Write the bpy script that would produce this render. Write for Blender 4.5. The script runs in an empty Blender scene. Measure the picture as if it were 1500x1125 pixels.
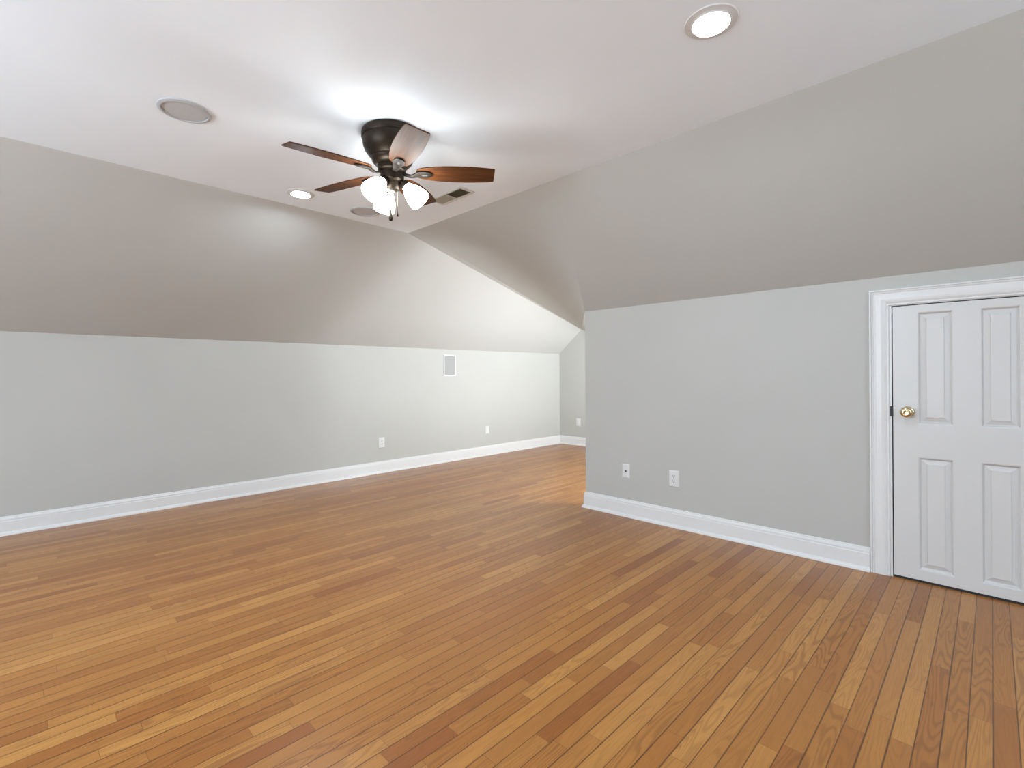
import bpy, bmesh, math, random
from mathutils import Vector, Matrix

PI = math.pi
C = bpy.context.scene.collection
S = bpy.context.scene

# ------------------------------------------------------------------ camera
EYE = Vector((0.0, 0.0, 1.14))
F_PX, YAW, Y0, ROLL = 717.58, 0.775063, 548.82, -0.006335
cam_data = bpy.data.cameras.new('camera')
cam = bpy.data.objects.new('camera', cam_data)
C.objects.link(cam)
fw = Vector((math.cos(YAW), math.sin(YAW), 0))
r0 = Vector((math.sin(YAW), -math.cos(YAW), 0))
u0 = Vector((0, 0, 1))
rt = r0 * math.cos(ROLL) + u0 * math.sin(ROLL)
up = -r0 * math.sin(ROLL) + u0 * math.cos(ROLL)
cam.matrix_world = Matrix(((rt.x, up.x, -fw.x, EYE.x), (rt.y, up.y, -fw.y, EYE.y),
                           (rt.z, up.z, -fw.z, EYE.z), (0, 0, 0, 1)))
cam_data.sensor_fit = 'HORIZONTAL'
cam_data.sensor_width = 36.0
cam_data.lens = F_PX / 1500 * 36
cam_data.shift_y = (Y0 - 562.5) / 1500
cam_data.clip_start = 0.02
S.camera = cam

# ------------------------------------------------------------------ world, daylight, exposure
S.view_settings.view_transform = 'Standard'
S.view_settings.look = 'None'
S.view_settings.gamma = 1
S.view_settings.use_curve_mapping = False
S.view_settings.exposure = 0.69
w = bpy.data.worlds.new('world')
S.world = w
w.use_nodes = True
w.node_tree.nodes['Background'].inputs[0].default_value = (0.85, 0.92, 1.0, 1)
w.node_tree.nodes['Background'].inputs[1].default_value = 1.0


def daylight(name, loc, aim, sx, sy, watts, col=(1, 1, 1), spread=180):
    d = bpy.data.lights.new(name, 'AREA')
    d.shape = 'RECTANGLE'
    d.size, d.size_y, d.energy, d.color = sx, sy, watts, col
    d.spread = math.radians(spread)
    o = bpy.data.objects.new(name, d)
    C.objects.link(o)
    o.location = loc
    o.rotation_euler = (Vector(aim) - Vector(loc)).to_track_quat('-Z', 'Y').to_euler()
    return o


# daylight by the alcove's dormer window; west and south are added, unseen fill
COOL = (0.845, 0.985, 1.13)
daylight('daylight_alcove_sky', (4.75, 0.86, 0.97), (4.75, 3.0, 0.97), 1.1, 1.0, 62, (0.90, 0.985, 1.06))
daylight('daylight_alcove_ground', (4.75, 0.86, 0.40), (5.05, 2.5, 2.2), 1.1, 0.45, 74, (0.90, 0.985, 1.06), 110)
daylight('fill_west_level', (-2.95, 2.2, 1.35), (0, 2.2, 1.25), 2.6, 1.6, 78, COOL)
daylight('fill_west_up', (-2.95, 2.2, 1.25), (-1.9, 2.2, 3.0), 2.6, 1.0, 32, COOL, 120)  # upward fill, added to brighten the ceiling
daylight('fill_south_level', (0.6, -2.95, 1.35), (0.6, 0, 1.25), 2.6, 1.6, 14, COOL)
daylight('fill_south_up', (0.6, -2.95, 1.25), (0.6, -1.9, 3.0), 2.6, 1.0, 44, COOL, 120)  # added upward fill for the ceiling, from the south side

# ------------------------------------------------------------------ node helpers


def mat(name):
    m = bpy.data.materials.new(name)
    m.use_nodes = True
    nt = m.node_tree
    return m, nt, nt.nodes['Principled BSDF']


class G:
    """small wrapper to write shader maths"""

    def __init__(s, nt):
        s.nt = nt

    def n(s, t, **kw):
        nd = s.nt.nodes.new(t)
        for k, v in kw.items():
            setattr(nd, k, v)
        return nd

    def put(s, sock, v):
        if hasattr(v, 'is_output'):
            s.nt.links.new(v, sock)
        else:
            sock.default_value = v

    def m(s, op, a, b=None, c=None):
        nd = s.n('ShaderNodeMath', operation=op)
        for i, v in enumerate((a, b, c)):
            if v is not None:
                s.put(nd.inputs[i], v)
        return nd.outputs[0]

    def vec(s, x, y, z):
        nd = s.n('ShaderNodeCombineXYZ')
        for i, v in enumerate((x, y, z)):
            s.put(nd.inputs[i], v)
        return nd.outputs[0]

    def white(s, v):
        nd = s.n('ShaderNodeTexWhiteNoise', noise_dimensions='3D')
        s.put(nd.inputs['Vector'], v)
        return nd.outputs['Value']

    def noise(s, v, scale=1.0, detail=2.0, rough=0.5):
        nd = s.n('ShaderNodeTexNoise')
        s.put(nd.inputs['Vector'], v)
        nd.inputs['Scale'].default_value = scale
        nd.inputs['Detail'].default_value = detail
        nd.inputs['Roughness'].default_value = rough
        return nd.outputs['Fac']

    def ramp(s, f, stops):
        nd = s.n('ShaderNodeValToRGB')
        e = nd.color_ramp.elements
        while len(e) < len(stops):
            e.new(0.5)
        for el, (p, col) in zip(e, stops):
            el.position = p
            el.color = (*col, 1)
        s.put(nd.inputs[0], f)
        return nd.outputs[0]

    def mix(s, f, a, b, blend='MIX'):
        nd = s.n('ShaderNodeMix', data_type='RGBA', blend_type=blend)
        s.put(nd.inputs[0], f)
        s.put(nd.inputs[6], a if hasattr(a, 'is_output') else (*a, 1))
        s.put(nd.inputs[7], b if hasattr(b, 'is_output') else (*b, 1))
        return nd.outputs[2]

    def mapr(s, v, a, b, c, d):
        nd = s.n('ShaderNodeMapRange')
        for i, x in enumerate((v, a, b, c, d)):
            s.put(nd.inputs[i], x)
        return nd.outputs[0]

    def bump(s, h, strength, dist):
        nd = s.n('ShaderNodeBump')
        nd.inputs['Strength'].default_value = strength
        nd.inputs['Distance'].default_value = dist
        s.put(nd.inputs['Height'], h)
        return nd.outputs[0]


def paint(name, col, rough=0.6, bump=0.06, scale=220.0, spec=0.35):
    m, nt, p = mat(name)
    g = G(nt)
    pos = g.n('ShaderNodeNewGeometry').outputs['Position']
    f = g.noise(pos, scale, 3)
    big = g.noise(pos, 1.7, 3)
    c = g.mix(g.mapr(big, 0.3, 0.7, 0, 1), tuple(x * 0.985 for x in col), tuple(min(1, x * 1.015) for x in col))
    nt.links.new(c, p.inputs['Base Color'])
    p.inputs['Roughness'].default_value = rough
    p.inputs['Specular IOR Level'].default_value = spec
    if bump:
        nt.links.new(g.bump(f, bump, 0.002), p.inputs['Normal'])
    return m


def plain(name, col, rough=0.5, metal=0.0, spec=0.5, vary=0.04, scale=60.0):
    m, nt, p = mat(name)
    g = G(nt)
    pos = g.n('ShaderNodeTexCoord').outputs['Object']
    f = g.noise(pos, scale, 2)
    c = g.mix(f, tuple(x * (1 - vary) for x in col), tuple(min(1, x * (1 + vary)) for x in col))
    nt.links.new(c, p.inputs['Base Color'])
    p.inputs['Roughness'].default_value = rough
    p.inputs['Metallic'].default_value = metal
    p.inputs['Specular IOR Level'].default_value = spec
    return m


def glow(name, col, strength):
    m, nt, p = mat(name)
    p.inputs['Base Color'].default_value = (0.9, 0.9, 0.88, 1)
    p.inputs['Roughness'].default_value = 0.3
    p.inputs['Emission Color'].default_value = (*col, 1)
    p.inputs['Emission Strength'].default_value = strength
    return m


def strip_floor():
    m, nt, p = mat('oak_strip_floor')
    g = G(nt)
    pos = g.n('ShaderNodeNewGeometry').outputs['Position']
    sep = g.n('ShaderNodeSeparateXYZ')
    nt.links.new(pos, sep.inputs[0])
    x, y = sep.outputs[0], sep.outputs[1]
    W = 0.0576
    # strips are never dead straight: a very slight wander
    v = g.m('DIVIDE', g.m('SUBTRACT', y, 0.0022), W)
    row = g.m('FLOOR', v)
    fv = g.m('FRACT', v)
    rr = g.white(g.vec(row, 3.1, 0.7))
    PIT = 1.35
    u = g.m('ADD', g.m('DIVIDE', x, PIT), g.m('MULTIPLY', rr, 17.3))
    idx = g.m('FLOOR', u)
    fu = g.m('FRACT', u)
    j = g.m('MULTIPLY_ADD', g.white(g.vec(row, idx, 5.5)), 0.5, 0.25)
    second = g.m('GREATER_THAN', fu, j)
    bid = g.m('MULTIPLY_ADD', idx, 2.0, second)
    key = g.vec(row, bid, 9.3)
    wn = g.n('ShaderNodeTexWhiteNoise', noise_dimensions='3D')
    nt.links.new(key, wn.inputs['Vector'])
    rc = wn.outputs['Value']
    rsep = g.n('ShaderNodeSeparateColor')
    nt.links.new(wn.outputs['Color'], rsep.inputs[0])
    r1, r2, r3 = rsep.outputs[0], rsep.outputs[1], rsep.outputs[2]
    # gaps
    e_row = g.m('MULTIPLY', g.m('MINIMUM', fv, g.m('SUBTRACT', 1.0, fv)), W)
    d_end = g.m('MULTIPLY', g.m('MINIMUM', g.m('ABSOLUTE', g.m('SUBTRACT', fu, j)),
                                g.m('MINIMUM', fu, g.m('SUBTRACT', 1.0, fu))), PIT)
    # each strip's own gap width; the edge below and above differ, so key by the nearest edge
    near = g.m('FLOOR', g.m('ADD', v, 0.5))
    gw = g.m('MULTIPLY_ADD', g.white(g.vec(near, 1.9, 2.2)), 0.0007, 0.0009)
    gap_row = g.mapr(g.m('DIVIDE', e_row, gw), 0.9, 2.0, 1.0, 0.0)
    gap_end = g.m('MULTIPLY', g.mapr(d_end, 0.0004, 0.0012, 1.0, 0.0), 0.65)
    gap = g.m('MAXIMUM', gap_row, gap_end)
    # grain, its own piece of tree for every board
    gx = g.m('ADD', x, g.m('MULTIPLY', r1, 41.0))
    gy = g.m('ADD', g.m('MULTIPLY', fv, W), g.m('MULTIPLY', r2, 23.0))
    cath = g.noise(g.vec(g.m('MULTIPLY', gx, 1.6), g.m('MULTIPLY', gy, 16.0), g.m('MULTIPLY', r3, 7.0)), 1.0, 1.2, 0.4)
    rings = g.m('SINE', g.m('MULTIPLY', cath, 95.0))
    rings = g.mapr(rings, -0.1, 0.95, 0.0, 1.0)
    streak = g.noise(g.vec(g.m('MULTIPLY', gx, 5.0), g.m('MULTIPLY', gy, 330.0), 0.0), 1.0, 3.0, 0.6)
    pore = g.noise(g.vec(g.m('MULTIPLY', gx, 45.0), g.m('MULTIPLY', gy, 900.0), 0.0), 1.0, 1.0, 0.5)
    blot = g.noise(g.vec(g.m('MULTIPLY', gx, 2.2), g.m('MULTIPLY', gy, 12.0), 3.0), 1.0, 3.0, 0.6)
    base = g.ramp(rc, [(0.0, (0.245, 0.068, 0.012)), (0.06, (0.295, 0.098, 0.017)), (0.22, (0.342, 0.129, 0.024)),
                       (0.5, (0.392, 0.160, 0.032)), (0.8, (0.440, 0.195, 0.043)), (1.0, (0.505, 0.240, 0.060))])
    base = g.mix(g.mapr(r2, 0.0, 1.0, 0.0, 0.30), base, (0.38, 0.178, 0.045))
    amt = g.m('MULTIPLY_ADD', g.m('POWER', r3, 1.3), 0.48, 0.08)
    c = g.mix(g.m('MULTIPLY', rings, amt), base, (0.17, 0.060, 0.016))
    c = g.mix(g.m('MULTIPLY', g.mapr(streak, 0.5, 0.72, 0, 1), 0.40), c, (0.18, 0.062, 0.016))
    c = g.mix(g.m('MULTIPLY', g.mapr(pore, 0.55, 0.8, 0, 1), 0.22), c, (0.14, 0.05, 0.014))
    c = g.mix(g.mapr(blot, 0.3, 0.75, 0.0, 0.28), c, (0.26, 0.088, 0.022))
    # small knots
    kn = g.n('ShaderNodeTexVoronoi')
    nt.links.new(g.vec(g.m('MULTIPLY', x, 2.6), g.m('MULTIPLY', y, 7.0), 0.0), kn.inputs['Vector'])
    kn.inputs['Scale'].default_value = 1.0
    c = g.mix(g.m('MULTIPLY', g.mapr(kn.outputs['Distance'], 0.015, 0.05, 1.0, 0.0), 0.55), c, (0.12, 0.045, 0.015))
    c = g.mix(g.m('MULTIPLY', gap, 0.86), c, (0.070, 0.026, 0.008))
    nt.links.new(c, p.inputs['Base Color'])
    rg = g.m('MULTIPLY_ADD', blot, 0.06, 0.27)
    nt.links.new(rg, p.inputs['Roughness'])
    p.inputs['Specular IOR Level'].default_value = 0.43
    hgt = g.m('SUBTRACT', g.m('MULTIPLY', streak, 0.10), gap)
    nt.links.new(g.bump(hgt, 0.10, 0.0006), p.inputs['Normal'])
    return m


def blade_wood():
    m, nt, p = mat('blade_walnut')
    g = G(nt)
    sep = g.n('ShaderNodeSeparateXYZ')
    nt.links.new(g.n('ShaderNodeTexCoord').outputs['Object'], sep.inputs[0])
    n = g.noise(g.vec(g.m('MULTIPLY', sep.outputs[0], 5.0), g.m('MULTIPLY', sep.outputs[1], 90.0), 0.0), 1.0, 4.0, 0.6)
    c = g.ramp(n, [(0.3, (0.040, 0.013, 0.005)), (0.5, (0.070, 0.024, 0.008)), (0.7, (0.105, 0.038, 0.013))])
    nt.links.new(c, p.inputs['Base Color'])
    p.inputs['Roughness'].default_value = 0.5
    p.inputs['Specular IOR Level'].default_value = 0.13
    p.inputs['Specular Tint'].default_value = (1.0, 0.80, 0.52, 1)
    return m


def mesh_cloth(name, a, b, scale):
    """painted perforated grille"""
    m, nt, p = mat(name)
    g = G(nt)
    vo = g.n('ShaderNodeTexVoronoi')
    vo.inputs['Scale'].default_value = scale
    nt.links.new(g.n('ShaderNodeTexCoord').outputs['Object'], vo.inputs['Vector'])
    nt.links.new(g.mix(g.mapr(vo.outputs['Distance'], 0.25, 0.5, 0, 1), a, b), p.inputs['Base Color'])
    p.inputs['Roughness'].default_value = 0.6
    return m


WALL = paint('grey_wall_paint', (0.458, 0.452, 0.421), 0.55)
CEIL = paint('white_ceiling_paint', (0.835, 0.90, 0.955), 0.7, 0.04)
TRIM = paint('white_trim_enamel', (0.685, 0.675, 0.66), 0.32, 0.0, spec=0.5)
DOORM = paint('white_door_enamel', (0.60, 0.588, 0.57), 0.36, 0.03, 300, spec=0.5)
FLOOR = strip_floor()
BRONZE = plain('oil_rubbed_bronze', (0.009, 0.0058, 0.0036), 0.42, 0.0, 0.26, 0.2, 30)
for m_, t_ in ((BRONZE, (1.0, 0.82, 0.64, 1)),):
    m_.node_tree.nodes['Principled BSDF'].inputs['Specular Tint'].default_value = t_
IRON = plain('bronze_blade_iron', (0.013, 0.0095, 0.0065), 0.5, 0.0, 0.15, 0.15, 40)
BLADE = blade_wood()
SHADE = glow('lit_frosted_glass', (0.97, 0.985, 0.985), 22.0)
BULB = glow('lit_bulb', (0.95, 0.985, 1.0), 55.0)
LED = glow('lit_downlight_lens', (0.84, 0.985, 1.11), 275.0)
WHITEP = plain('white_plastic', (0.66, 0.655, 0.64), 0.35)
RING = plain('white_enamel_ring', (0.42, 0.43, 0.435), 0.5)
GRILLE = mesh_cloth('grey_speaker_grille', (0.56, 0.57, 0.57), (0.47, 0.475, 0.475), 420)
GRILLE2 = mesh_cloth('grey_wall_speaker_grille', (0.37, 0.365, 0.35), (0.31, 0.305, 0.295), 420)
VENTM = plain('almond_register_metal', (0.56, 0.54, 0.48), 0.4)
SLATM = plain('shaded_register_louvre', (0.20, 0.165, 0.10), 0.5)  # louvre metal darkened for the shaded near bank
SLATG = plain('lit_register_louvre', (0.36, 0.34, 0.28), 0.5)  # same louvre metal, lighter for the bank that shows its lit faces
DARK = plain('dark_backing', (0.15, 0.12, 0.07), 0.8)
BLACK = plain('black_rubber_and_gap_shade', (0.012, 0.012, 0.013), 0.6)  # rubber of the door sweep, also the shade in the door gap
SLOT = plain('dark_slot', (0.03, 0.03, 0.03), 0.6)
BRASS = plain('polished_brass', (0.70, 0.575, 0.345), 0.13, 1.0, 0.5, 0.03, 20)
STEEL = plain('black_steel', (0.02, 0.02, 0.02), 0.4, 0.6)
CHAIN = plain('bronze_chain', (0.22, 0.17, 0.12), 0.35, 0.8)

# ------------------------------------------------------------------ mesh helpers


def BM():
    return bmesh.new()


def obj(name, bm, m, parent=None, smooth=False, loc=None, bevel=0.0, auto=None):
    bmesh.ops.recalc_face_normals(bm, faces=bm.faces[:])
    me = bpy.data.meshes.new(name)
    bm.to_mesh(me)
    bm.free()
    me.materials.append(m)
    o = bpy.data.objects.new(name, me)
    C.objects.link(o)
    if smooth:
        for f in me.polygons:
            f.use_smooth = True
        if auto is not None:
            me.set_sharp_from_angle(angle=math.radians(auto))
    if parent:
        o.parent = parent
    if loc is not None:
        o.location = loc
    if bevel:
        b = o.modifiers.new('bevel', 'BEVEL')
        b.width = bevel
        b.segments = 2
        b.limit_method = 'ANGLE'
    return o


def struct(name, bm, m, **kw):
    o = obj(name, bm, m, **kw)
    o['kind'] = 'structure'
    return o


def thing(name, label, cat, loc, rot=None, group=None):
    o = bpy.data.objects.new(name, None)
    C.objects.link(o)
    o.empty_display_size = 0.05
    o.location = loc
    if rot:
        o.rotation_euler = rot
    o['label'] = label
    o['category'] = cat
    if group:
        o['group'] = group
    return o


def copy_thing(root, loc, label, rot=None):
    r = root.copy()
    C.objects.link(r)
    r.location = loc
    if rot:
        r.rotation_euler = rot
    r['label'] = label
    for ch in list(root.children):
        c = ch.copy()
        C.objects.link(c)
        c.parent = r
        for gch in list(ch.children):
            d = gch.copy()
            C.objects.link(d)
            d.parent = c
    return r


def box(bm, x0, x1, y0, y1, z0, z1, mtx=None):
    r = bmesh.ops.create_cube(bm, size=1.0)
    M = Matrix.Translation(((x0 + x1) / 2, (y0 + y1) / 2, (z0 + z1) / 2)) @ Matrix.Diagonal((x1 - x0, y1 - y0, z1 - z0, 1))
    if mtx is not None:
        M = mtx @ M
    bmesh.ops.transform(bm, matrix=M, verts=r['verts'])


def slab(bm, pts, out, t=0.1):
    """planar polygon given a thickness t away from the room"""
    out = Vector(out).normalized() * t
    a = [bm.verts.new(p) for p in pts]
    b = [bm.verts.new(Vector(p) + out) for p in pts]
    n = len(a)
    bm.faces.new(a)
    bm.faces.new(b[::-1])
    for i in range(n):
        bm.faces.new((a[i], b[i], b[(i + 1) % n], a[(i + 1) % n]))


def lathe(bm, prof, n=48, mtx=None):
    """profile of (r, z) turned about z"""
    M = mtx if mtx is not None else Matrix.Identity(4)
    rings = []
    for r, z in prof:
        if r < 1e-6:
            rings.append([bm.verts.new(M @ Vector((0, 0, z)))])
        else:
            rings.append([bm.verts.new(M @ Vector((r * math.cos(2 * PI * k / n), r * math.sin(2 * PI * k / n), z))) for k in range(n)])
    for a, b in zip(rings, rings[1:]):
        for k in range(n):
            k2 = (k + 1) % n
            if len(a) == 1 and len(b) == 1:
                continue
            if len(a) == 1:
                bm.faces.new((a[0], b[k], b[k2]))
            elif len(b) == 1:
                bm.faces.new((a[k], b[0], a[k2]))
            else:
                bm.faces.new((a[k], b[k], b[k2], a[k2]))


def tube(bm, pts, rad, n=10):
    pts = [Vector(p) for p in pts]
    rads = rad if isinstance(rad, (list, tuple)) else [rad] * len(pts)
    rings = []
    for i, p in enumerate(pts):
        d = (pts[min(i + 1, len(pts) - 1)] - pts[max(i - 1, 0)]).normalized()
        ref = Vector((0, 0, 1)) if abs(d.z) < 0.95 else Vector((1, 0, 0))
        s = d.cross(ref).normalized()
        t = s.cross(d).normalized()
        rings.append([bm.verts.new(p + (s * math.cos(2 * PI * k / n) + t * math.sin(2 * PI * k / n)) * rads[i]) for k in range(n)])
    for a, b in zip(rings, rings[1:]):
        for k in range(n):
            bm.faces.new((a[k], a[(k + 1) % n], b[(k + 1) % n], b[k]))
    bm.faces.new(rings[0])
    bm.faces.new(rings[-1][::-1])


def sweep_path(bm, path, prof):
    """plan path (open), profile of (t, z): t is the distance to the right of the path's travel; mitred"""
    P = [Vector((a, b)) for a, b in path]
    nrm = []
    for a, b in zip(P, P[1:]):
        d = (b - a).normalized()
        nrm.append(Vector((d.y, -d.x)))
    offs = []
    for i in range(len(P)):
        if i == 0:
            offs.append(nrm[0])
        elif i == len(P) - 1:
            offs.append(nrm[-1])
        else:
            m = (nrm[i - 1] + nrm[i])
            offs.append(m / (1 + nrm[i - 1].dot(nrm[i])))
    rows = []
    for p, o in zip(P, offs):
        rows.append([bm.verts.new((p.x + o.x * t, p.y + o.y * t, z)) for t, z in prof])
    n = len(prof)
    for a, b in zip(rows, rows[1:]):
        for k in range(n):
            bm.faces.new((a[k], a[(k + 1) % n], b[(k + 1) % n], b[k]))
    bm.faces.new(rows[0])
    bm.faces.new(rows[-1][::-1])


# ------------------------------------------------------------------ room measures (metres)
YL, ZL = 5.118, 1.478          # left knee wall: plane and top
XR, ZR = 3.442, 1.677          # right knee wall: plane and top
YC, XC, H = 3.911, 2.612, 2.476  # edges and height of the flat ceiling
YE = 2.4926                    # where the right knee wall ends
XF = 6.351                     # far wall of the alcove
XB, YB = -2.9, -2.9            # gable walls behind the viewer
XK = 3.56                      # alcove side of the right knee wall
YW = 0.90                      # dormer window wall of the alcove
A = Vector((XC, 3.799, H))
A2 = Vector((XC, 2.121, H))
B = Vector((XF, 4.667, 1.852))
K = Vector((XR, YE, ZR))
C0 = Vector((XC, YC, H))

bm = BM()
slab(bm, [(XB - 0.1, YB - 0.1, 0), (XK + 0.1, YB - 0.1, 0), (XK + 0.1, YW - 0.1, 0), (XF + 0.1, YW - 0.1, 0),
          (XF + 0.1, YL + 0.1, 0), (XB - 0.1, YL + 0.1, 0)], (0, 0, -1), 0.12)
struct('floor', bm, FLOOR)

bm = BM()
slab(bm, [(XB - 0.1, YB - 0.1, H), (XC, YB - 0.1, H), C0, (XB - 0.1, YC, H)], (0, 0, 1))
struct('ceiling', bm, CEIL)

bm = BM()
slab(bm, [(XB - 0.1, YL, -0.1), (XF + 0.1, YL, -0.1), (XF + 0.1, YL, ZL), (XB - 0.1, YL, ZL)], (0, 1, 0))
struct('wall_left', bm, WALL)

# sloped ceiling over the left knee wall, up to the flat ceiling and along the valley A-B
bm = BM()
nl = Vector((0, H - ZL, YL - YC))
slab(bm, [(XB - 0.1, YL, ZL), (XF, YL, ZL), B, C0, (XB - 0.1, YC, H)], nl)
slab(bm, [C0, B, A], nl)
struct('wall_left_slope', bm, WALL)

# sloped ceiling over the right knee wall
bm = BM()
nr = Vector((H - ZR, 0, XR - XC))
slab(bm, [(XR, YB - 0.1, ZR), K, A2, (XC, YB - 0.1, H)], nr)
# the slope warps where it runs on into the alcove
N = 40
grid = []
for i in range(N + 1):
    a = A2.lerp(A, i / N)
    b = K.lerp(B, (i / N) ** 1.6)
    grid.append([bm.verts.new(a.lerp(b, k / N)) for k in range(N + 1)])
for i in range(N):
    for k in range(N):
        bm.faces.new((grid[i][k], grid[i + 1][k], grid[i + 1][k + 1], grid[i][k + 1]))
# it goes on falling for a little way behind the corner
K2, B2 = Vector((XR + 0.03, YE - 0.25, ZR - 0.085)), Vector((XF, B.y - 0.25, B.z - 0.085))
low = [bm.verts.new(K2.lerp(B2, (i / N) ** 1.6)) for i in range(N + 1)]
for i in range(N):
    bm.faces.new((grid[i][N], grid[i + 1][N], low[i + 1], low[i]))
o = struct('wall_right_slope', bm, WALL, smooth=True, auto=12)

# low ceiling of the alcove behind the right knee wall
bm = BM()
slab(bm, [(K2.x, YW - 0.1, K2.z), K2, B2, (XF, YW - 0.1, B2.z)], (0, 0, 1), 0.08)
struct('wall_alcove_ceiling', bm, WALL)

# right knee wall with its door opening
DY0, DY1, DZ = -0.216, 0.402, 1.512
bm = BM()
box(bm, XR, XK, DY1, YE, -0.1, ZR + 0.005)
box(bm, XR, XK, YB - 0.1, DY0, -0.1, ZR + 0.005)
box(bm, XR, XK, DY0, DY1, DZ, ZR + 0.005)
struct('wall_right', bm, WALL)
bm = BM()
box(bm, XK + 0.02, XK + 0.06, DY0 - 0.2, DY1 + 0.2, -0.1, ZR)
struct('wall_light_block', bm, DARK)  # unseen panel added to block light behind the door

bm = BM()
slab(bm, [(XF, YW - 0.1, -0.1), (XF, YL, -0.1), (XF, YL, ZL), B, B2, (XF, YW - 0.1, B2.z)], (1, 0, 0))
struct('wall_far', bm, WALL)


def wall_with_window(name, axis, pos, lo, hi, z1, w0, w1, s0, s1, outward, roof=None):
    """wall across the room at axis = pos, with one window opening"""
    bm = BM()

    def q(a0, a1, b0, b1):
        if a1 - a0 < 1e-4 or b1 - b0 < 1e-4:
            return
        t0, t1 = (pos, pos + 0.1 * outward) if outward > 0 else (pos - 0.1, pos)
        if axis == 'x':
            box(bm, t0, t1, a0, a1, b0, b1)
        else:
            box(bm, a0, a1, t0, t1, b0, b1)
    q(lo, w0, -0.1, z1)
    q(w1, hi, -0.1, z1)
    q(w0, w1, -0.1, s0)
    q(w0, w1, s1, z1)
    return struct(name, bm, WALL)


wall_with_window('wall_dormer', 'y', YW, XK - 0.04, XF + 0.1, 1.9, 4.15, 5.35, 0.12, 1.52, -1)
wall_with_window('wall_west', 'x', XB, YB - 0.1, YL + 0.1, H + 0.1, 0.85, 3.55, 0.5, 2.2, -1)
wall_with_window('wall_south', 'y', YB, XB - 0.1, XK + 0.1, H + 0.1, -0.75, 1.95, 0.5, 2.2, -1)

# ------------------------------------------------------------------ windows (two added behind the viewer for fill, one round the corner)
pane_m, nt, p = mat('window_glass')
g = G(nt)
tr = g.n('ShaderNodeBsdfTransparent')
gl = g.n('ShaderNodeBsdfGlossy')
gl.inputs['Roughness'].default_value = 0.02
mx = g.n('ShaderNodeMixShader')
mx.inputs[0].default_value = 0.06
nt.links.new(tr.outputs[0], mx.inputs[1])
nt.links.new(gl.outputs[0], mx.inputs[2])
nt.links.new(mx.outputs[0], nt.nodes['Material Output'].inputs[0])


def window(name, axis, pos, w0, w1, s0, s1, cols):
    def bx(bm, a0, a1, d0, d1, b0, b1):
        if axis == 'x':
            box(bm, pos + d0, pos + d1, a0, a1, b0, b1)
        else:
            box(bm, a0, a1, pos + d0, pos + d1, b0, b1)
    bm = BM()
    cw = 0.08
    bx(bm, w0 - cw, w0, -0.1, 0.018, s0 - cw, s1 + cw)
    bx(bm, w1, w1 + cw, -0.1, 0.018, s0 - cw, s1 + cw)
    bx(bm, w0, w1, -0.1, 0.018, s1, s1 + cw)
    bx(bm, w0, w1, -0.1, 0.018, s0 - cw, s0)
    fr = struct(name, bm, TRIM)
    bm = BM()
    zc = (s0 + s1) / 2
    for k in range(cols):
        a = w0 + (w1 - w0) * k / cols
        b = w0 + (w1 - w0) * (k + 1) / cols
        for z0, z1 in ((s0, zc), (zc, s1)):
            bx(bm, a, a + 0.035, -0.08, -0.05, z0, z1)
            bx(bm, b - 0.035, b, -0.08, -0.05, z0, z1)
            bx(bm, a + 0.035, b - 0.035, -0.08, -0.05, z0, z0 + 0.035)
            bx(bm, a + 0.035, b - 0.035, -0.08, -0.05, z1 - 0.035, z1)
    obj('sash', bm, TRIM, fr)
    bm = BM()
    bx(bm, w0, w1, -0.067, -0.063, s0, s1)
    obj('pane', bm, pane_m, fr)


window('window_1', 'y', YW, 4.15, 5.35, 0.12, 1.52, 2)
window('added_window_west', 'x', XB, 0.85, 3.55, 0.5, 2.2, 3)  # added, unseen window for the west fill light
window('added_window_south', 'y', YB, -0.75, 1.95, 0.5, 2.2, 3)  # added, unseen window for the south fill light

# ------------------------------------------------------------------ baseboards
BASE = [(0, 0.135), (0.004, 0.135), (0.0065, 0.131), (0.0065, 0.126), (0.0095, 0.1235), (0.0125, 0.117), (0.0135, 0.108), (0.0105, 0.1055),
        (0.0125, 0.102), (0.0145, 0.0995), (0.0145, 0.024), (0.0175, 0.0225), (0.0235, 0.018), (0.0275, 0.009), (0.0285, 0.0), (0, 0.0)]
bm = BM()
sweep_path(bm, [(XB, YL), (XF, YL)], BASE)
struct('baseboard_left', bm, TRIM)
bm = BM()
sweep_path(bm, [(XF, YL), (XF, YW)], BASE)
struct('baseboard_far', bm, TRIM)
bm = BM()
sweep_path(bm, [(XK, YW), (XK, YE), (XR, YE), (XR, 0.502)], BASE)
struct('baseboard_right', bm, TRIM)

# ------------------------------------------------------------------ small closet door with casing
CAS = [(0.0, 0.0), (0.0, 0.009), (0.003, 0.0105), (0.007, 0.0105), (0.010, 0.0085), (0.013, 0.011), (0.022, 0.0145), (0.034, 0.0165), (0.046, 0.0165),
       (0.058, 0.015), (0.064, 0.0125), (0.068, 0.0125), (0.071, 0.0165), (0.076, 0.0175), (0.079, 0.0135), (0.081, 0.019), (0.087, 0.019), (0.089, 0.016), (0.089, 0.0)]


def casing(bm, y0, y1, zt, x):
    rows = []
    for yy, zz in ((y1, 'b'), (y1, 't'), (y0, 't'), (y0, 'b')):
        s = 1 if yy == y1 else -1
        rows.append([bm.verts.new((x - t, yy + s * u_, 0.0 if zz == 'b' else zt + u_)) for u_, t in CAS])
    n = len(CAS)
    for a, b in zip(rows, rows[1:]):
        for k in range(n):
            bm.faces.new((a[k], a[(k + 1) % n], b[(k + 1) % n], b[k]))
    bm.faces.new(rows[0])
    bm.faces.new(rows[-1][::-1])


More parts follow.
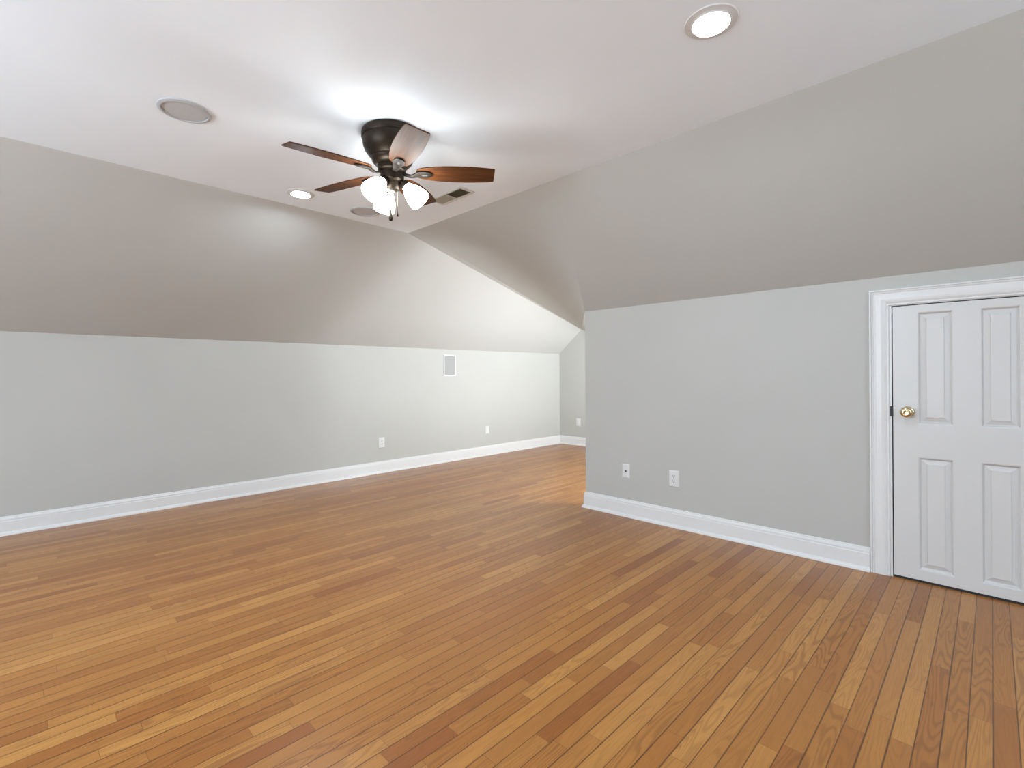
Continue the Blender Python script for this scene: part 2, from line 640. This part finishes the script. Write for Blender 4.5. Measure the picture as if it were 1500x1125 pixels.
bm = BM()
casing(bm, DY0 - 0.006, DY1 + 0.009, DZ + 0.002, XR)
struct('trim_1', bm, TRIM)
bm = BM()  # jamb lining the opening
box(bm, XR - 0.002, XK, DY1 - 0.002, DY1 + 0.012, 0, DZ + 0.002)
box(bm, XR - 0.002, XK, DY0 - 0.012, DY0 + 0.002, 0, DZ + 0.002)
box(bm, XR - 0.002, XK, DY0, DY1, DZ - 0.002, DZ + 0.012)
struct('trim_2', bm, TRIM)

DL, DR, DB, DT = 0.3945, -0.2115, 0.0125, 1.5045     # slab edges
XD = XR + 0.000
bm = BM()


def ring_rect(y1, y0, z0, z1, x):
    return [bm.verts.new((x, y1, z0)), bm.verts.new((x, y1, z1)), bm.verts.new((x, y0, z1)), bm.verts.new((x, y0, z0))]


ys = [DL, 0.2885, 0.1425, 0.0415, -0.1035, DR]
zs = [DB, 0.067, 0.679, 0.858, 1.4655, DT]
V = [[bm.verts.new((XD, y, z)) for z in zs] for y in ys]
for i in range(5):
    for k in range(5):
        if i in (1, 3) and k in (1, 3):
            o_ = [V[i][k], V[i][k + 1], V[i + 1][k + 1], V[i + 1][k]]
            prev = o_
            y1, y0, z0, z1 = ys[i], ys[i + 1], zs[k], zs[k + 1]
            # ovolo down, flat, then the raised field on a long bevel
            for ins, dep in ((0.005, 0.0015), (0.011, 0.0115), (0.014, 0.0135), (0.036, 0.0050), (0.0375, 0.0015)):
                cur = ring_rect(y1 - ins, y0 + ins, z0 + ins, z1 - ins, XD + dep)
                for q in range(4):
                    bm.faces.new((prev[q], prev[(q + 1) % 4], cur[(q + 1) % 4], cur[q]))
                prev = cur
            bm.faces.new(prev)
        else:
            bm.faces.new((V[i][k], V[i][k + 1], V[i + 1][k + 1], V[i + 1][k]))
TH = 0.034
bk = [bm.verts.new((XD + TH, DL, DB)), bm.verts.new((XD + TH, DL, DT)), bm.verts.new((XD + TH, DR, DT)), bm.verts.new((XD + TH, DR, DB))]
bm.faces.new(bk)
bm.faces.new([V[0][k] for k in range(6)] + [bk[1], bk[0]])
bm.faces.new([V[5][k] for k in range(6)] + [bk[2], bk[3]])
bm.faces.new([V[i][0] for i in range(6)] + [bk[3], bk[0]])
bm.faces.new([V[i][5] for i in range(6)] + [bk[2], bk[1]])
door = struct('door_1', bm, DOORM)
# brass knob with its rose
KM = Matrix.Translation((XD, 0.3325, 0.922)) @ Matrix.Rotation(-PI / 2, 4, 'Y')
bm = BM()
lathe(bm, [(0.0, 0.0), (0.031, 0.0), (0.0305, 0.003), (0.027, 0.006), (0.016, 0.008), (0.0115, 0.011), (0.0115, 0.027), (0.015, 0.031), (0.0225, 0.036),
           (0.0275, 0.043), (0.0290, 0.050), (0.0275, 0.057), (0.0225, 0.0625), (0.014, 0.0655), (0.012, 0.0650), (0.0, 0.0648)], 40, KM)
ko = obj('door_knob', bm, BRASS, door, smooth=True, auto=50)
ko['label'] = 'polished brass knob'
bm = BM()
box(bm, XR - 0.0035, XR + 0.028, DY1 - 0.0075, DY1 + 0.006, 0.894, 0.951)
o = obj('strike_plate', bm, STEEL, door)
o['label'] = 'black latch strike'
bm = BM()
box(bm, XD + 0.001, XD + 0.03, DR, DL, 0.0005, DB)
o = obj('door_sweep', bm, BLACK, door)
o['label'] = 'black rubber strip under the door'
bm = BM()  # black strip that stands in for the shade in the door gap
box(bm, XD + 0.012, XD + 0.034, DL, DY1 - 0.002, 0.0, DZ - 0.002)
box(bm, XD + 0.012, XD + 0.034, DR, DL, DT, DZ - 0.002)
o = obj('gap_shade', bm, BLACK, door)
o['label'] = 'dark strip for the shade in the gap round the door'

# ------------------------------------------------------------------ wall plates


def plate(bm, w_, h_, t_=0.0065):
    """bevelled plate standing on the plane y = 0, facing -y, centred on x and z"""
    e = 0.006
    a = [bm.verts.new((sx * w_ / 2, 0, sz * h_ / 2)) for sx, sz in ((-1, -1), (1, -1), (1, 1), (-1, 1))]
    m_ = [bm.verts.new((sx * w_ / 2, -t_ * 0.45, sz * h_ / 2)) for sx, sz in ((-1, -1), (1, -1), (1, 1), (-1, 1))]
    b = [bm.verts.new((sx * (w_ / 2 - e), -t_, sz * (h_ / 2 - e))) for sx, sz in ((-1, -1), (1, -1), (1, 1), (-1, 1))]
    for r_, s_ in ((a, m_), (m_, b)):
        for k in range(4):
            bm.faces.new((r_[k], r_[(k + 1) % 4], s_[(k + 1) % 4], s_[k]))
    bm.faces.new(b)
    bm.faces.new(a[::-1])


def duplex(name, label, loc, rot, w_, h_, t_=0.0065):
    t = thing(name, label, 'outlet', loc, rot, 'duplex power outlets on the walls')
    bm = BM()
    plate(bm, w_, h_, t_)
    obj('cover_plate', bm, WHITEP, t)
    for s in (1, -1):
        zc = s * 0.0195
        bm = BM()
        n = 28
        lo = []
        hi = []
        for k in range(n):
            a = 2 * PI * k / n
            x_ = 0.0172 * math.cos(a)
            z_ = max(-0.0135, min(0.0135, 0.0172 * math.sin(a)))
            lo.append(bm.verts.new((x_, -t_ + 0.001, zc + z_)))
            hi.append(bm.verts.new((x_ * 0.95, -t_ - 0.002, zc + z_ * 0.95)))
        for k in range(n):
            bm.faces.new((lo[k], lo[(k + 1) % n], hi[(k + 1) % n], hi[k]))
        bm.faces.new(hi)
        sk = obj('socket', bm, WHITEP, t)
        bm = BM()
        yy0, yy1 = -t_ - 0.0026, -t_ - 0.001
        box(bm, -0.0078, -0.0050, yy0, yy1, zc - 0.0005, zc + 0.0090)
        box(bm, 0.0050, 0.0078, yy0, yy1, zc + 0.0005, zc + 0.0080)
        lathe(bm, [(0, 0.0), (0.0032, 0.0), (0.0032, 0.0016), (0, 0.0016)], 14,
              Matrix.Translation((0, yy1, zc - 0.0068)) @ Matrix.Rotation(PI / 2, 4, 'X'))
        so = obj('slots', bm, SLOT, sk)
        so['label'] = 'dark contact slots'
    bm = BM()
    lathe(bm, [(0, 0.0), (0.003, 0.0), (0.0024, 0.0012), (0, 0.0014)], 14, Matrix.Translation((0, -t_, 0)) @ Matrix.Rotation(PI / 2, 4, 'X'))
    obj('screw', bm, RING, t)
    return t


# facing the viewer from the right wall (faces -x): rotate -y to -x
RW = (0, 0, -PI / 2)
duplex('wall_outlet', 'white duplex power outlet low on the right knee wall, the one nearer the door', (XR, 1.690, 0.359), RW, 0.079, 0.122)
t = thing('cable_jack_plate', 'white cable jack plate with one dark hole low on the right knee wall', 'wall plate',
          (XR, 2.0965, 0.3625), RW)
bm = BM()
plate(bm, 0.069, 0.110)
obj('cover_plate', bm, WHITEP, t)
bm = BM()
M = Matrix.Translation((0, -0.006, 0)) @ Matrix.Rotation(PI / 2, 4, 'X')
lathe(bm, [(0.0, 0.0), (0.0065, 0.0), (0.0065, 0.002), (0.0048, 0.002), (0.0048, 0.009), (0.0, 0.009)], 18, M)
o = obj('coax_connector', bm, STEEL, t)
o['label'] = 'dark cable socket'
for s in (1, -1):
    bm = BM()
    lathe(bm, [(0, 0.0), (0.003, 0.0), (0.0024, 0.0012), (0, 0.0014)], 12, Matrix.Translation((0, -0.0065, s * 0.042)) @ Matrix.Rotation(PI / 2, 4, 'X'))
    obj('screw', bm, RING, t)

duplex('wall_outlet', 'white duplex power outlet on the long left knee wall above the baseboard', (3.028, YL, 0.354), None, 0.082, 0.124, 0.013)
t = thing('blank_wall_plate', 'small plain white plate on the left knee wall, toward the far corner', 'wall plate', (4.717, YL, 0.360))
bm = BM()
plate(bm, 0.066, 0.108, 0.007)
obj('cover_plate', bm, WHITEP, t)
for s in (1, -1):
    bm = BM()
    lathe(bm, [(0, 0.0), (0.003, 0.0), (0.0024, 0.0012), (0, 0.0014)], 12, Matrix.Translation((0, -0.007, s * 0.042)) @ Matrix.Rotation(PI / 2, 4, 'X'))
    obj('screw', bm, RING, t)
duplex('wall_outlet', 'pale power outlet on the narrow far alcove wall, partly beside the right wall corner', (XF, 4.738, 0.369), RW, 0.080, 0.122)

# in-wall speaker on the left knee wall
t = thing('wall_speaker', 'rectangular grey in-wall speaker with white rim high on the left knee wall', 'speaker', (4.045, YL, 1.266))
bm = BM()
w2, h2, e = 0.103, 0.141, 0.016
for x0, x1, z0, z1 in ((-w2, w2, h2 - e, h2), (-w2, w2, -h2, -h2 + e), (-w2, -w2 + e, -h2 + e, h2 - e), (w2 - e, w2, -h2 + e, h2 - e)):
    box(bm, x0, x1, -0.009, 0, z0, z1)
obj('frame', bm, WHITEP, t)
bm = BM()
box(bm, -w2 + e, w2 - e, -0.005, 0, -h2 + e, h2 - e)
obj('grille', bm, GRILLE2, t)

# ------------------------------------------------------------------ things in the ceiling
SPK = []


def ceiling_speaker(label, loc, group='round ceiling speakers'):
    t = thing('ceiling_speaker', label, 'speaker', loc, group=group)
    bm = BM()
    lathe(bm, [(0.098, 0.0), (0.098, -0.0095), (0.101, -0.0115), (0.108, -0.0105), (0.116, -0.006), (0.1175, 0.0)], 64)
    obj('rim', bm, RING, t, smooth=True, auto=40)
    bm = BM()
    lathe(bm, [(0.0, -0.0075), (0.06, -0.007), (0.096, -0.0055), (0.098, -0.003), (0.098, 0.0), (0.0, 0.0)], 64)
    obj('grille', bm, GRILLE, t, smooth=True, auto=40)
    return t


s1 = ceiling_speaker('round grey ceiling speaker in the white ceiling left of the fan', (0.613, 2.885, H))
s2 = copy_thing(s1, (2.012, 3.632, H), 'round grey ceiling speaker half hidden behind the lit fan globes')


def downlight(label, loc):
    t = thing('recessed_light', label, 'ceiling light', loc, group='lit recessed downlights')
    bm = BM()
    lathe(bm, [(0.066, -0.0015), (0.066, -0.0085), (0.068, -0.0105), (0.0705, -0.0095), (0.0725, -0.0065), (0.082, -0.0045), (0.094, -0.0035), (0.097, 0.0), (0.066, 0.0)], 64)
    obj('trim_ring', bm, WHITEP, t, smooth=True, auto=40)
    bm = BM()
    lathe(bm, [(0.0, -0.0030), (0.046, -0.0028), (0.0525, -0.0024), (0.0540, -0.0015), (0.0540, -0.0005), (0.0, -0.0005)], 56)
    obj('lens', bm, LED, t, smooth=True, auto=40)
    bm = BM()
    lathe(bm, [(0.0540, -0.0005), (0.0540, -0.0022), (0.058, -0.0040), (0.066, -0.0070), (0.066, -0.0005)], 56)
    obj('baffle', bm, WHITEP, t, smooth=True, auto=40)
    return t


d1 = downlight('lit recessed downlight in the ceiling nearest the viewer, above the right slope edge', (1.866, 0.757, H))
copy_thing(d1, (1.486, 3.607, H), 'lit recessed downlight beyond the fan near the left slope edge')

# supply register
t = thing('air_vent', 'rectangular two-way ceiling air register behind the right fan blades', 'vent', (2.301, 2.878, H))
bm = BM()
vx, vy = 0.073, 0.190
ix, iy = 0.052, 0.166
for x0, x1, y0, y1 in ((-vx, vx, iy, vy), (-vx, vx, -vy, -iy), (-vx, -ix, -iy, iy), (ix, vx, -iy, iy)):
    box(bm, x0, x1, y0, y1, -0.006, 0.0)
obj('frame', bm, VENTM, t, bevel=0.003)
bm = BM()
box(bm, -ix, ix, -iy, iy, -0.0012, -0.0002)
obj('duct_shade', bm, DARK, t)  # dark sheet stands in for the shaded duct behind the louvres
bm = BM()
box(bm, -ix, ix, -0.004, 0.004, -0.006, -0.0012)
obj('divider', bm, VENTM, t)
for tilt, y0, y1, m_ in ((-0.30, 0.006, iy, SLATG), (0.40, -iy, -0.006, SLATM)):
    bm = BM()
    k = y0 + 0.006
    while k < y1 - 0.003:
        M = Matrix.Translation((0, k, -0.0038)) @ Matrix.Rotation(tilt, 4, 'X')
        box(bm, -ix, ix, -0.0052, 0.0052, -0.0004, 0.0004, M)
        k += 0.0115
    obj('louvre_bank', bm, m_, t)

# ------------------------------------------------------------------ ceiling fan
FX, FY = 1.476, 2.363
fan = thing('ceiling_fan', 'dark bronze flush ceiling fan with five brown wooden blades and three lit globes', 'ceiling fan', (FX, FY, H))
bm = BM()
lathe(bm, [(0, 0), (0.158, 0), (0.161, -0.003), (0.163, -0.012), (0.163, -0.034), (0.160, -0.040), (0.157, -0.041), (0.1575, -0.047), (0.1575, -0.058),
           (0.154, -0.080), (0.145, -0.102), (0.131, -0.122), (0.116, -0.138), (0.111, -0.142), (0.112, -0.146), (0.110, -0.156),
           (0.098, -0.170), (0.088, -0.176), (0.085, -0.183), (0.0, -0.183)], 72)
obj('motor_housing', bm, BRONZE, fan, smooth=True, auto=35)
bm = BM()
lathe(bm, [(0, -0.180), (0.074, -0.180), (0.076, -0.186), (0.076, -0.208), (0.070, -0.214), (0.060, -0.217), (0.060, -0.228), (0.064, -0.231), (0.064, -0.262),
           (0.058, -0.268), (0.047, -0.272), (0.044, -0.280), (0.044, -0.300), (0.036, -0.312), (0.018, -0.318), (0.0, -0.319)], 56)
obj('switch_housing', bm, BRONZE, fan, smooth=True, auto=35)

ZB = -0.2156
TA, TB = 0.0335, 0.0142


def outline():
    """half widths of a blade along its length"""
    L_, U_ = [], []
    pts = [(0.128, 0.0), (0.130, 0.014), (0.135, 0.028), (0.145, 0.040), (0.162, 0.049), (0.19, 0.056), (0.23, 0.063), (0.28, 0.0685), (0.34, 0.0715),
           (0.40, 0.0720), (0.46, 0.0695), (0.51, 0.0655), (0.545, 0.0615), (0.560, 0.0585), (0.566, 0.054)]
    return pts


for k in range(5):
    ang = 3.1017 - k * 2 * PI / 5
    # each blade lies along local +x; tilt follows the slight sag of the rotor
    dx, dy = math.cos(ang), math.sin(ang)
    sag = math.atan(TA * dx + TB * dy)
    M = Matrix.Rotation(ang, 4, 'Z') @ Matrix.Rotation(-sag, 4, 'Y') @ Matrix.Rotation(math.radians(-12), 4, 'X')
    bm = BM()
    pts = outline()
    ring = [(x_, w_) for x_, w_ in pts] + [(x_, -w_) for x_, w_ in reversed(pts) if w_ > 1e-6]
    lo = [bm.verts.new((x_, y_, -0.003)) for x_, y_ in ring]
    hi = [bm.verts.new((x_, y_, 0.003)) for x_, y_ in ring]
    n = len(ring)
    bm.faces.new(lo[::-1])
    bm.faces.new(hi)
    for q in range(n):
        bm.faces.new((lo[q], lo[(q + 1) % n], hi[(q + 1) % n], hi[q]))
    bl = obj('blade', bm, BLADE, fan, bevel=0.0015)
    bl.matrix_basis = Matrix.Translation((0, 0, ZB)) @ M
    # bronze iron: flat arm that dips from the hub and an oval pad with a slot under the blade
    bm = BM()
    sect = []
    for x_, z_, hw, th in ((0.055, -0.004, 0.017, 0.010), (0.080, -0.015, 0.013, 0.009), (0.102, -0.021, 0.012, 0.009), (0.118, -0.017, 0.016, 0.009),
                           (0.132, -0.010, 0.022, 0.007), (0.150, -0.0085, 0.027, 0.006), (0.175, -0.0085, 0.029, 0.006), (0.198, -0.0085, 0.026, 0.006),
                           (0.212, -0.0085, 0.018, 0.006), (0.219, -0.0085, 0.007, 0.005)):
        sect.append([bm.verts.new((x_, s_ * hw, z_ + t_ * th / 2)) for s_, t_ in ((-1, -0.6), (-0.8, -1), (0.8, -1), (1, -0.6), (1, 1), (-1, 1))])
    for a, b in zip(sect, sect[1:]):
        for q in range(6):
            bm.faces.new((a[q], a[(q + 1) % 6], b[(q + 1) % 6], b[q]))
    bm.faces.new(sect[0])
    bm.faces.new(sect[-1][::-1])
    ir = obj('blade_iron', bm, IRON, bl, smooth=True, auto=40)
    bm = BM()
    box(bm, 0.160, 0.192, -0.006, 0.006, -0.0128, -0.0095)
    o = obj('slot', bm, SLOT, ir)
    o['label'] = 'dark slot in the bronze blade iron'

# three lit bell globes on short arms
TILT = math.radians(43)
for k, az in enumerate((196, 316, 76)):
    a = math.radians(az)
    Mz = Matrix.Translation((0, 0, -0.268)) @ Matrix.Rotation(a, 4, 'Z')
    bm = BM()
    tube(bm, [Mz @ Vector(p_) for p_ in ((0.030, 0, 0.0), (0.045, 0, 0.004), (0.058, 0, -0.001), (0.066, 0, -0.010))], [0.011, 0.011, 0.012, 0.013], 12)
    # fitter cup, opening along the globe's axis
    Ms = Mz @ Matrix.Translation((0.064, 0, -0.008)) @ Matrix.Rotation(PI - TILT, 4, 'Y')
    lathe(bm, [(0.0, -0.006), (0.016, -0.006), (0.025, 0.002), (0.0285, 0.014), (0.0285, 0.022), (0.0265, 0.022), (0.0245, 0.012), (0.0, 0.006)], 28, Ms)
    arm = obj('light_arm', bm, BRONZE, fan, smooth=True, auto=40)
    bm = BM()
    prof = [(0.024, 0.012), (0.0255, 0.022), (0.033, 0.036), (0.043, 0.054), (0.051, 0.074), (0.0565, 0.096), (0.0595, 0.118), (0.0605, 0.134),
            (0.0595, 0.135), (0.0575, 0.134), (0.0565, 0.118), (0.0535, 0.096), (0.048, 0.074), (0.040, 0.054), (0.030, 0.036), (0.0225, 0.022), (0.021, 0.012)]
    lathe(bm, prof, 40, Ms)
    gs = obj('glass_shade', bm, SHADE, fan, smooth=True)
    gs['label'] = 'lit frosted white glass globe'
    bm = BM()
    lathe(bm, [(0.0, 0.010), (0.012, 0.010), (0.0125, 0.026), (0.017, 0.040), (0.0235, 0.056), (0.026, 0.072), (0.0235, 0.088), (0.015, 0.098), (0.0, 0.102)], 24, Ms)
    obj('bulb', bm, BULB, gs, smooth=True)

# two pull chains with fobs
for (cx, cy, zt, zb_, fob) in ((-0.004, 0.010, -0.316, -0.418, 'wide'), (0.020, -0.020, -0.306, -0.402, 'slim')):
    bm = BM()
    z_ = zt
    while z_ > zb_:
        bmesh.ops.create_icosphere(bm, subdivisions=1, radius=0.0017, matrix=Matrix.Translation((cx, cy, z_)))
        z_ -= 0.0038
    tube(bm, [(cx, cy, zt), (cx, cy, zb_)], 0.0006, 6)
    ch = obj('pull_chain', bm, CHAIN, fan)
    bm = BM()
    if fob == 'wide':
        lathe(bm, [(0, 0.002), (0.003, 0.0), (0.0052, -0.010), (0.0085, -0.026), (0.0105, -0.042), (0.0105, -0.052), (0.008, -0.060), (0.0, -0.063)], 20,
              Matrix.Translation((cx, cy, zb_)))
    else:
        lathe(bm, [(0, 0.002), (0.0028, 0.0), (0.004, -0.012), (0.0055, -0.034), (0.0062, -0.050), (0.0045, -0.056), (0.0, -0.057)], 18,
              Matrix.Translation((cx, cy, zb_)))
    obj('chain_fob', bm, BRONZE, ch, smooth=True)
